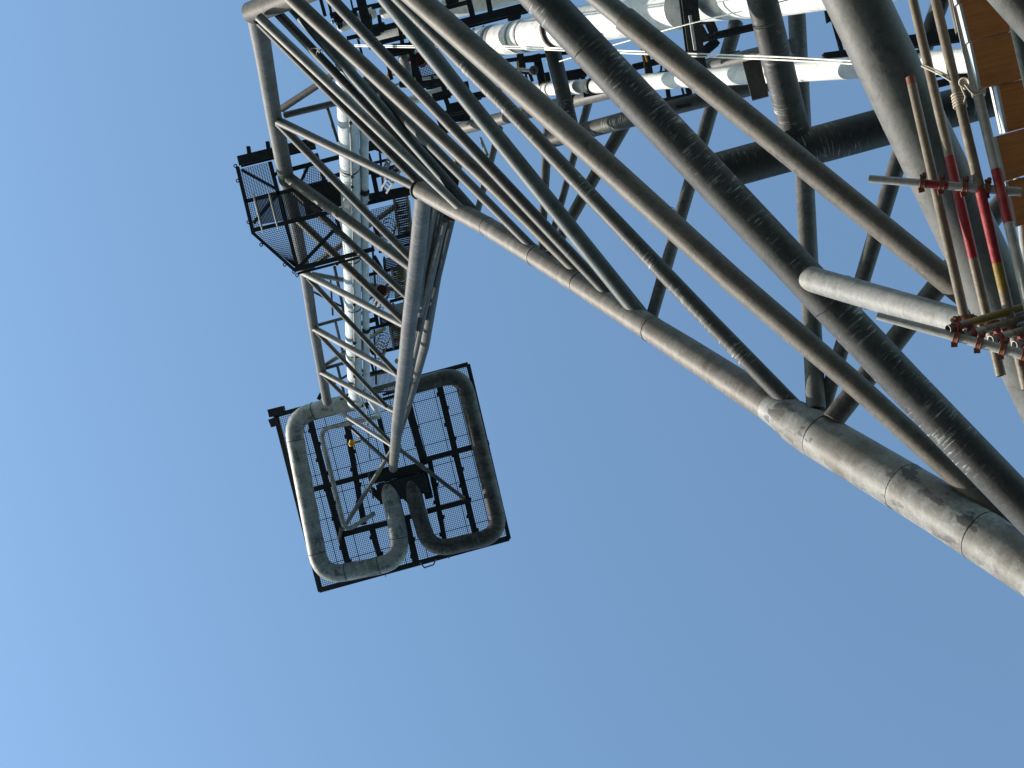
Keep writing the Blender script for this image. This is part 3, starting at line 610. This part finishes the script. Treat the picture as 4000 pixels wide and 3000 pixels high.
# louvred solid panels
b = MB(); c = [P(x, y, DS + 0.15) for x, y in ((1002, 780), (1200, 733), (1225, 842), (1026, 876))]
for k in range(38):
    t = k / 37; b.box(c[0] + (c[1] - c[0]) * t, c[3] + (c[2] - c[3]) * t, 0.052, 0.04)
b.build('louvre_panel', M['seam'], side)
b = MB(); b.box(P(1186, 790, DS + 0.3), P(1335, 752, DS + 0.3), mlen(104, DS), 0.15); b.build('floor_plate', M['seam'], side)
for x0, y0, x1, y1, w in ((970, 572, 976, 615, 14), (1045, 553, 1051, 596, 14)): sb(x0, y0, x1, y1, w, 'stub_post')
for x0, y0, x1, y1 in ((988, 752, 1029, 914), (1047, 738, 1088, 900)):
    T([(x0, y0, DS - 1.2, 3), (x0 * .8 + x1 * .2, y0 * .8 + y1 * .2, DS - 1.2, 8), (x0 * .2 + x1 * .8, y0 * .2 + y1 * .8, DS - 1.2, 8), (x1, y1, DS - 1.2, 3)], seg=10).build('slender_rod', M['galv'], side)
for x, y in ((919, 648), (928, 706), (970, 868), (1020, 956), (1112, 1034), (1148, 1062), (1160, 1075), (1316, 1030)):
    b = MB(); b.torus(P(x, y, DS - .2), Vector((0.2, 0.1, 1)), mlen(6, DS), 0.028, seg=14); b.build('lifting_eye', M['dark'], side)

# ------------------------------------------------------------------ small fittings
def lamp_box(x, y, s, d, label):
    r_ = empty('floodlight', P(x, y, d), label, 'lamp', 'yellow fittings along the risers')
    b = MB(); u = mlen(s, d); c = P(x, y, d)
    b.tube([c + Vector((0, -u * .5, 0)), c + Vector((0, u * .2, 0)), c + Vector((0, u * .5, 0))], [u * .34, u * .5, u * .3], seg=14); b.build('housing', M['yellow'], r_)
    b = MB(); b.box(c + Vector((u * .4, 0, .05)), c + Vector((u * 1.3, -u * .2, .15)), u * .25, u * .2); b.build('bracket', M['yellow'], r_)
lamp_box(1392, 1100, 20, dP(1100) + 0.9, 'yellow fitting beside the fat riser, highest one below the side deck')
lamp_box(1395, 1312, 18, dP(1312) + 0.9, 'yellow fitting halfway between the side deck and the tip deck')
lamp_box(1376, 1417, 12, dP(1417) + 0.2, 'smallest yellow fitting, just above the tip deck')
lamp_box(1374, 1731, 26, 89.5, 'yellow fitting with long arm in front of the tip deck mesh')
lamp_box(1522, 292, 24, 59.5, 'yellow fitting near the top between two scraped braces')
def drum(x, y, r, d, label):
    r_ = empty('drum', P(x, y, d), label, 'drum'); c = P(x, y, d); u = mlen(r, d)
    b = MB(); b.tube([c + Vector((0, 0, 0)), c + Vector((0, 0, .05)), c + Vector((.1, 0, u * 1.2))], [u * .9, u, u], seg=24); b.build('shell', M['red'], r_)
    b = MB(); b.torus(c + Vector((0, 0, .03)), Vector((0, 0, 1)), u * .95, .03, seg=24); b.build('rim', M['rust'], r_)
drum(1637, 230, 26, 59.0, 'dark red round drum behind the green grey brace at the top')
drum(1490, 1134, 21, dP(1134) + 1.2, 'dark reddish round drum in the middle of the upper boom')
b = MB(); b.ball(P(1606, 238, 58.5), mlen(7, 58.5), (1, 1.8, 1)); tag(b.build('warning_lamp', M['coupred'], origin=None), 'tiny bright red lamp left of the dark red drum', 'lamp')
b = MB(); b.box(P(2512, 178, 42.6), P(2528, 240, 42.6), 0.05, 0.03); tag(b.build('cable_tray', M['yellow']), 'narrow yellow strip on the upright beside the thick diagonal', 'cable tray')
b = MB(); b.box(P(2022, 238, 48.7), P(2024, 268, 48.7), 0.08, 0.03); tag(b.build('cable_tray', M['yellow']), 'short yellow strip above the small branch pipe', 'cable tray')
b = MB(); b.box(P(2695, 60, 36.0), P(2716, 195, 36.0), 0.07, 0.05); tag(b.build('cable_tray', M['white']), 'pale conduit strip on the black upright beam at the top', 'cable tray')

# ------------------------------------------------------------------ ropes
def rope(name, label, pts, w, mat='whiterope', cat='rope', group=None, twin=None):
    b = MB(); q = [P(x, y, d) for x, y, d in pts]
    # smooth with Catmull-Rom
    out = []
    for i in range(len(q) - 1):
        p0 = q[max(i - 1, 0)]; p1 = q[i]; p2 = q[i + 1]; p3 = q[min(i + 2, len(q) - 1)]
        for k in range(6):
            t = k / 6
            out.append(0.5 * ((2 * p1) + (p2 - p0) * t + (2 * p0 - 5 * p1 + 4 * p2 - p3) * t * t + (3 * p1 - p0 - 3 * p2 + p3) * t ** 3))
    out.append(q[-1]); r = mlen(w, pts[0][2]) / 2
    b.tube(out, [r] * len(out), seg=8)
    if twin:
        z = Vector((0, mlen(twin, pts[0][2]), 0)); b.tube([o_ + z for o_ in out], [r] * len(out), seg=8)
    return tag(b.build(name, M[mat]), label, cat, group)
rope('rope', 'long white twin rope stretched level across the top braces', [(1385, 175, 57.5), (1620, 179, 51), (1925, 179, 43.5), (2189, 188, 39), (2469, 199, 34.2), (2800, 213, 31.8), (3060, 223, 30.0), (3340, 238, 28.5)], 3.4, twin=6)
rope('rope', 'white rope slanting up to the right across the white header pipes', [(2185, 240, 39), (2330, 195, 37.5), (2470, 155, 36.3), (2665, 100, 34.5), (2920, 38, 32.8), (3150, -18, 31)], 4.5)
rope('rope', 'frayed white rope end tied on the dark brace near the top left corner', [(1200, 194, 53), (1232, 188, 53), (1241, 196, 52.9), (1238, 204, 53), (1233, 226, 53)], 3.6, 'rope')
b = MB()
for k in range(4): b.torus(P(1243 + k * 6, 194 + (k % 2) * 5, 52.8), Vector((1, .3 * k, .4)), mlen(7, 53), 0.014, seg=12)
tag(b.build('shackle', M['galv']), 'small bright metal shackle beside the frayed rope end', 'shackle')

# ------------------------------------------------------------------ scaffold
def stube(label, segs, hollow=True):
    """segs: list of ((x,y,d,w),(x,y,d,w),material)"""
    (x, y, d, w) = segs[0][0]
    r_ = empty('scaffold_tube', P(x, y, d), label, 'scaffold tube', 'scaffold tubes on the right')
    for a, c, mt in segs:
        p, q = P(*a[:3]), P(*c[:3]); r0, r1 = mlen(a[3], a[2]) / 2, mlen(c[3], c[2]) / 2
        nm = 'tube_length' if mt in ('galv', 'tarnish') else 'paint_band'
        b = MB()
        t = (q - p).normalized()
        b.tube([p, q], [r0, r1], seg=20, cap=False)
        b.tube([p, q], [r0 * .86, r1 * .86], seg=20, cap=False)
        # end rings
        for c_, rr, sg in ((p, r0, 1), (q, r1, -1)):
            x_ = Vector((0, 0, 1)); x_ = (x_ - t * x_.dot(t)).normalized(); y_ = t.cross(x_)
            O = [b.bm.verts.new(c_ + (x_ * math.cos(k * math.pi / 10) + y_ * math.sin(k * math.pi / 10)) * rr) for k in range(20)]
            I = [b.bm.verts.new(c_ + (x_ * math.cos(k * math.pi / 10) + y_ * math.sin(k * math.pi / 10)) * rr * .86) for k in range(20)]
            for k in range(20): b.bm.faces.new((O[k], O[(k + 1) % 20], I[(k + 1) % 20], I[k]))
        b.build(nm, M[mt], r_)
    return r_
def sg(x0, y0, x1, y1, ts, mats, d0, d1, w0, w1):
    out = []
    for i, mt in enumerate(mats):
        a, c = ts[i], ts[i + 1]
        f = lambda t: (x0 + (x1 - x0) * t, y0 + (y1 - y0) * t, 1 / (1 / d0 + (1 / d1 - 1 / d0) * t), w0 + (w1 - w0) * t)
        out.append((f(a), f(c), mt))
    return out
stube('leftmost long slanting scaffold tube, tarnished brown with a rusty upper end', sg(3556, 302, 3779, 1290, (0, .03, 1), ('rust', 'tarnish'), 7.6, 7.2, 36, 39))
stube('second long slanting scaffold tube from the left with red middle length', sg(3552, -60, 3910, 1468, (0, .44, .70, 1), ('tarnish', 'redpaint', 'tarnish'), 7.6, 7.2, 36, 40))
stube('third long slanting scaffold tube with bright red and yellow middle bands', sg(3640, -60, 4012, 1520, (0, .50, .69, .76, 1), ('tarnish', 'redpaint', 'yellowpaint', 'tarnish'), 7.5, 7.0, 38, 43))
stube('rightmost long slanting scaffold tube beside the board ends, red band above grey', sg(3718, -60, 4050, 1330, (0, .52, .67, 1), ('galv', 'redpaint', 'galv'), 7.5, 7.0, 38, 42))
stube('level scaffold tube with short red band, upper one', sg(3393, 698, 3990, 750, (0, .36, .52, 1), ('galv', 'redpaint', 'galv'), 7.35, 7.2, 31, 36))
stube('level scaffold tube below the pale brace, lower one with faded red', sg(3427, 1234, 4060, 1402, (0, .15, .24, 1), ('galv', 'galv', 'galv'), 7.1, 6.8, 30, 44))
ENDS = [(3703, 1286), (3763, 1312), (3869, 1328), (3962, 1348)]
nm = ['brown open ended cross tube, first of four at the lower coupler row', 'grey open ended cross tube, second of four at the lower coupler row',
      'grey open ended cross tube, third of four at the lower coupler row', 'grey open ended cross tube, last of four nearest the right edge']
for i, (x, y) in enumerate(ENDS):
    stube(nm[i], sg(x, y, x + 440, y - 128, (0, .18, 1), (('tarnish', 'galv', 'galv', 'galv')[i], ('yellowpaint', 'tarnish', 'tarnish', 'yellowpaint')[i]), 6.95, 7.2, 33, 33))
stube('pale upright scaffold tube between the boards at the top', sg(3708, -40, 3745, 130, (0, 1), ('tarnish',), 8.3, 8.2, 24, 24))
stube('thin galvanised scaffold tube cut by the right edge', sg(3975, 700, 4030, 1240, (0, 1), ('galv',), 7.8, 7.6, 34, 34))

def coupler(x, y, d, ax, label, mat='rust', s=1.0):
    r_ = empty('coupler', P(x, y, d), label, 'coupler', 'rusty scaffold couplers')
    c = P(x, y, d); R = 0.0255 * s; n = Vector(ax).normalized()
    b = MB(); b.tube([c - n * .011, c + n * .011], [R * 1.14, R * 1.14], seg=20, cap=False)
    b.tube([c - n * .011, c + n * .011], [R * 1.02, R * 1.02], seg=20, cap=False)
    b.torus(c - n * .011, n, R * 1.10, .0028, seg=20); b.torus(c + n * .011, n, R * 1.10, .0028, seg=20)
    b.build('clamp_band', M[mat], r_)
    s_ = n.cross(Vector((0, 0, 1))).normalized()
    p = c + s_ * R * 1.45
    for e in (-1, 1):
        b = MB(); q = c + s_ * R * 1.42 * e; b.box(q - n * .014 - s_ * .004, q + n * .014 + s_ * .006, .026, .020); b.build('lug', M['rust'], r_)
    b = MB(); b.tube([p - Vector((0, 0, .035)) + s_ * .008, p + Vector((0, 0, .03)) + s_ * .008], [.006, .006], seg=8)
    b.tube([p - Vector((0, 0, .022)) + s_ * .008, p - Vector((0, 0, .010)) + s_ * .008], [.012, .012], seg=6); b.build('bolt', M['rust'], r_)
ax1 = (P(3990, 750, 7.2) - P(3393, 698, 7.35)); axh2 = (P(4060, 1402, 6.8) - P(3427, 1234, 7.1)); axs = (P(3779, 1290, 7.2) - P(3556, 302, 7.6)); axc = (P(4143, 1158, 7.2) - P(3703, 1286, 6.95))
def on(x0, y0, x1, y1, d0, d1, x):
    t = (x - x0) / (x1 - x0); return y0 + (y1 - y0) * t, 1 / (1 / d0 + (1 / d1 - 1 / d0) * t)
for i, x in enumerate((3602, 3678, 3768, 3856)):
    y, d = on(3393, 698, 3990, 750, 7.35, 7.2, x)
    coupler(x, y, d, ax1, ('rusty coupler on the upper level tube, ' + ('left of its red band', 'on its red band', 'right of its red band', 'nearest the board ends')[i]), s=0.95 + .03 * i)
for i, x in enumerate((3737, 3826, 3918, 4004)):
    y, d = on(3427, 1234, 4060, 1402, 7.1, 6.8, x)
    coupler(x, y, d, axh2, ('rusty coupler on the lower level tube, ' + ('first from the left', 'second from the left', 'third from the left', 'at the right edge')[i]), s=1.1)
for i, (x, y) in enumerate(ENDS):
    coupler(x + 32, y - 9, 6.95, axc, ('red coupler round the ' + ('brown', 'second', 'third', 'last')[i] + ' open ended cross tube'), 'coupred', s=0.95)
for i, (x, y, d) in enumerate(((3770, 1244, 7.15), (3858, 1262, 7.1), (3952, 1290, 7.05))):
    coupler(x, y, d, axs, ('dark rusty coupler low on the ' + ('leftmost', 'second', 'third')[i] + ' long slanting tube'), s=0.98)

# boards with their metal end bands
def board(corners, d, label, band=12, bandw=None):
    """corners tl,tr,br,bl in photo px, tl-bl being the banded end"""
    r_ = empty('scaffold_board', P(*corners[0], d), label, 'scaffold board', 'scaffold boards')
    q = [P(x, y, d) for x, y in corners]; th = Vector((0, 0, .038))
    def slab(v, nm, mt, th):
        b = MB(); a = [b.bm.verts.new(p) for p in v] + [b.bm.verts.new(p + th) for p in v]
        for k, f in enumerate(((0, 1, 2, 3), (7, 6, 5, 4), (0, 4, 5, 1), (1, 5, 6, 2), (2, 6, 7, 3), (3, 7, 4, 0))):
            fc = b.bm.faces.new([a[i] for i in f])
            for lp in fc.loops: lp[b.uv].uv = (lp.vert.co.x * .97 - lp.vert.co.y * .25, lp.vert.co.y * .97 + lp.vert.co.x * .25)
        b.build(nm, M[mt], r_)
    slab(q, 'plank', 'board', th)
    u = (q[1] - q[0]).normalized() * mlen(band, d)
    e = Vector((0, 0, .004))
    slab([q[0] - u, q[0] - u * .05, q[3] - u * .05, q[3] - u], 'end_band', 'band', th + e)
board([(3712, -140), (3900, -190), (3942, -38), (3750, 12)], 7.30, 'scaffold board above the topmost visible board, mostly out of frame')
board([(3757, 14), (3915, -28), (3947, 121), (3793, 161)], 7.30, 'topmost brown scaffold board at the top right')
board([(3798, 164), (3947, 125), (3990, 307), (3835, 344)], 7.30, 'second brown scaffold board from the top')
board([(3902, 332), (3991, 311), (4035, 489), (3939, 515)], 7.33, 'third brown scaffold board, set back to the right')
board([(3893, 532), (4180, 452), (4210, 620), (3932, 705)], 7.30, 'fourth brown scaffold board, jutting left')
board([(3938, 709), (4220, 630), (4240, 800), (3974, 885)], 7.33, 'lowest brown scaffold board at the right edge')
b = MB(); b.box(P(3883, 336, 7.42), P(3923, 518, 7.42), mlen(30, 7.4), .03); tag(b.build('toe_board', M['white']), 'bright white sunlit board strip between the brown boards', 'board')

# rope lashing round the tubes
b = MB()
cx = lambda t: (3745 + t * 30)
for k in range(5):
    x, y = 3741 + k * 2.6, 372 + k * 11
    b.torus(P(x, y, 7.365 - .003 * k), (P(3640, -60, 7.5) - P(4012, 1520, 7.0)) + Vector((0.25, 0.1, 0)), .0300 + .0006 * k, .0050, seg=24, rs=6)
for k in range(3):
    b.torus(P(3819 + k * 1.7, 358 + k * 7, 7.372), (P(3718, -60, 7.5) - P(4050, 1330, 7.0)) + Vector((0.1, 0, 0)), .031, .0050, seg=24, rs=6)
for k in range(5):
    b.torus(P(3768 + k * 2, 322 + k * 3, 7.30), Vector((.5 + .3 * k, -.8 + .35 * k, 1)), .026 - .002 * k, .0052, seg=20, rs=6)
def cr(pts, r):
    q = [P(*p) for p in pts]; b.tube(q, [r] * len(q), seg=8)
cr([(3769, 330, 7.26), (3790, 356, 7.25), (3805, 368, 7.25), (3850, 356, 7.27)], .005)
cr([(3776, 326, 7.26), (3796, 350, 7.25), (3812, 360, 7.25), (3850, 348, 7.27)], .005)
cr([(3600, 258, 7.5), (3670, 290, 7.40), (3735, 330, 7.35)], .005); cr([(3604, 252, 7.5), (3676, 282, 7.40), (3742, 318, 7.35)], .005)
cr([(3755, 340, 7.3), (3772, 378, 7.3), (3760, 420, 7.33)], .005)
tag(b.build('rope_lashing', M['rope']), 'tan rope knotted and wound round the two right scaffold tubes', 'rope')
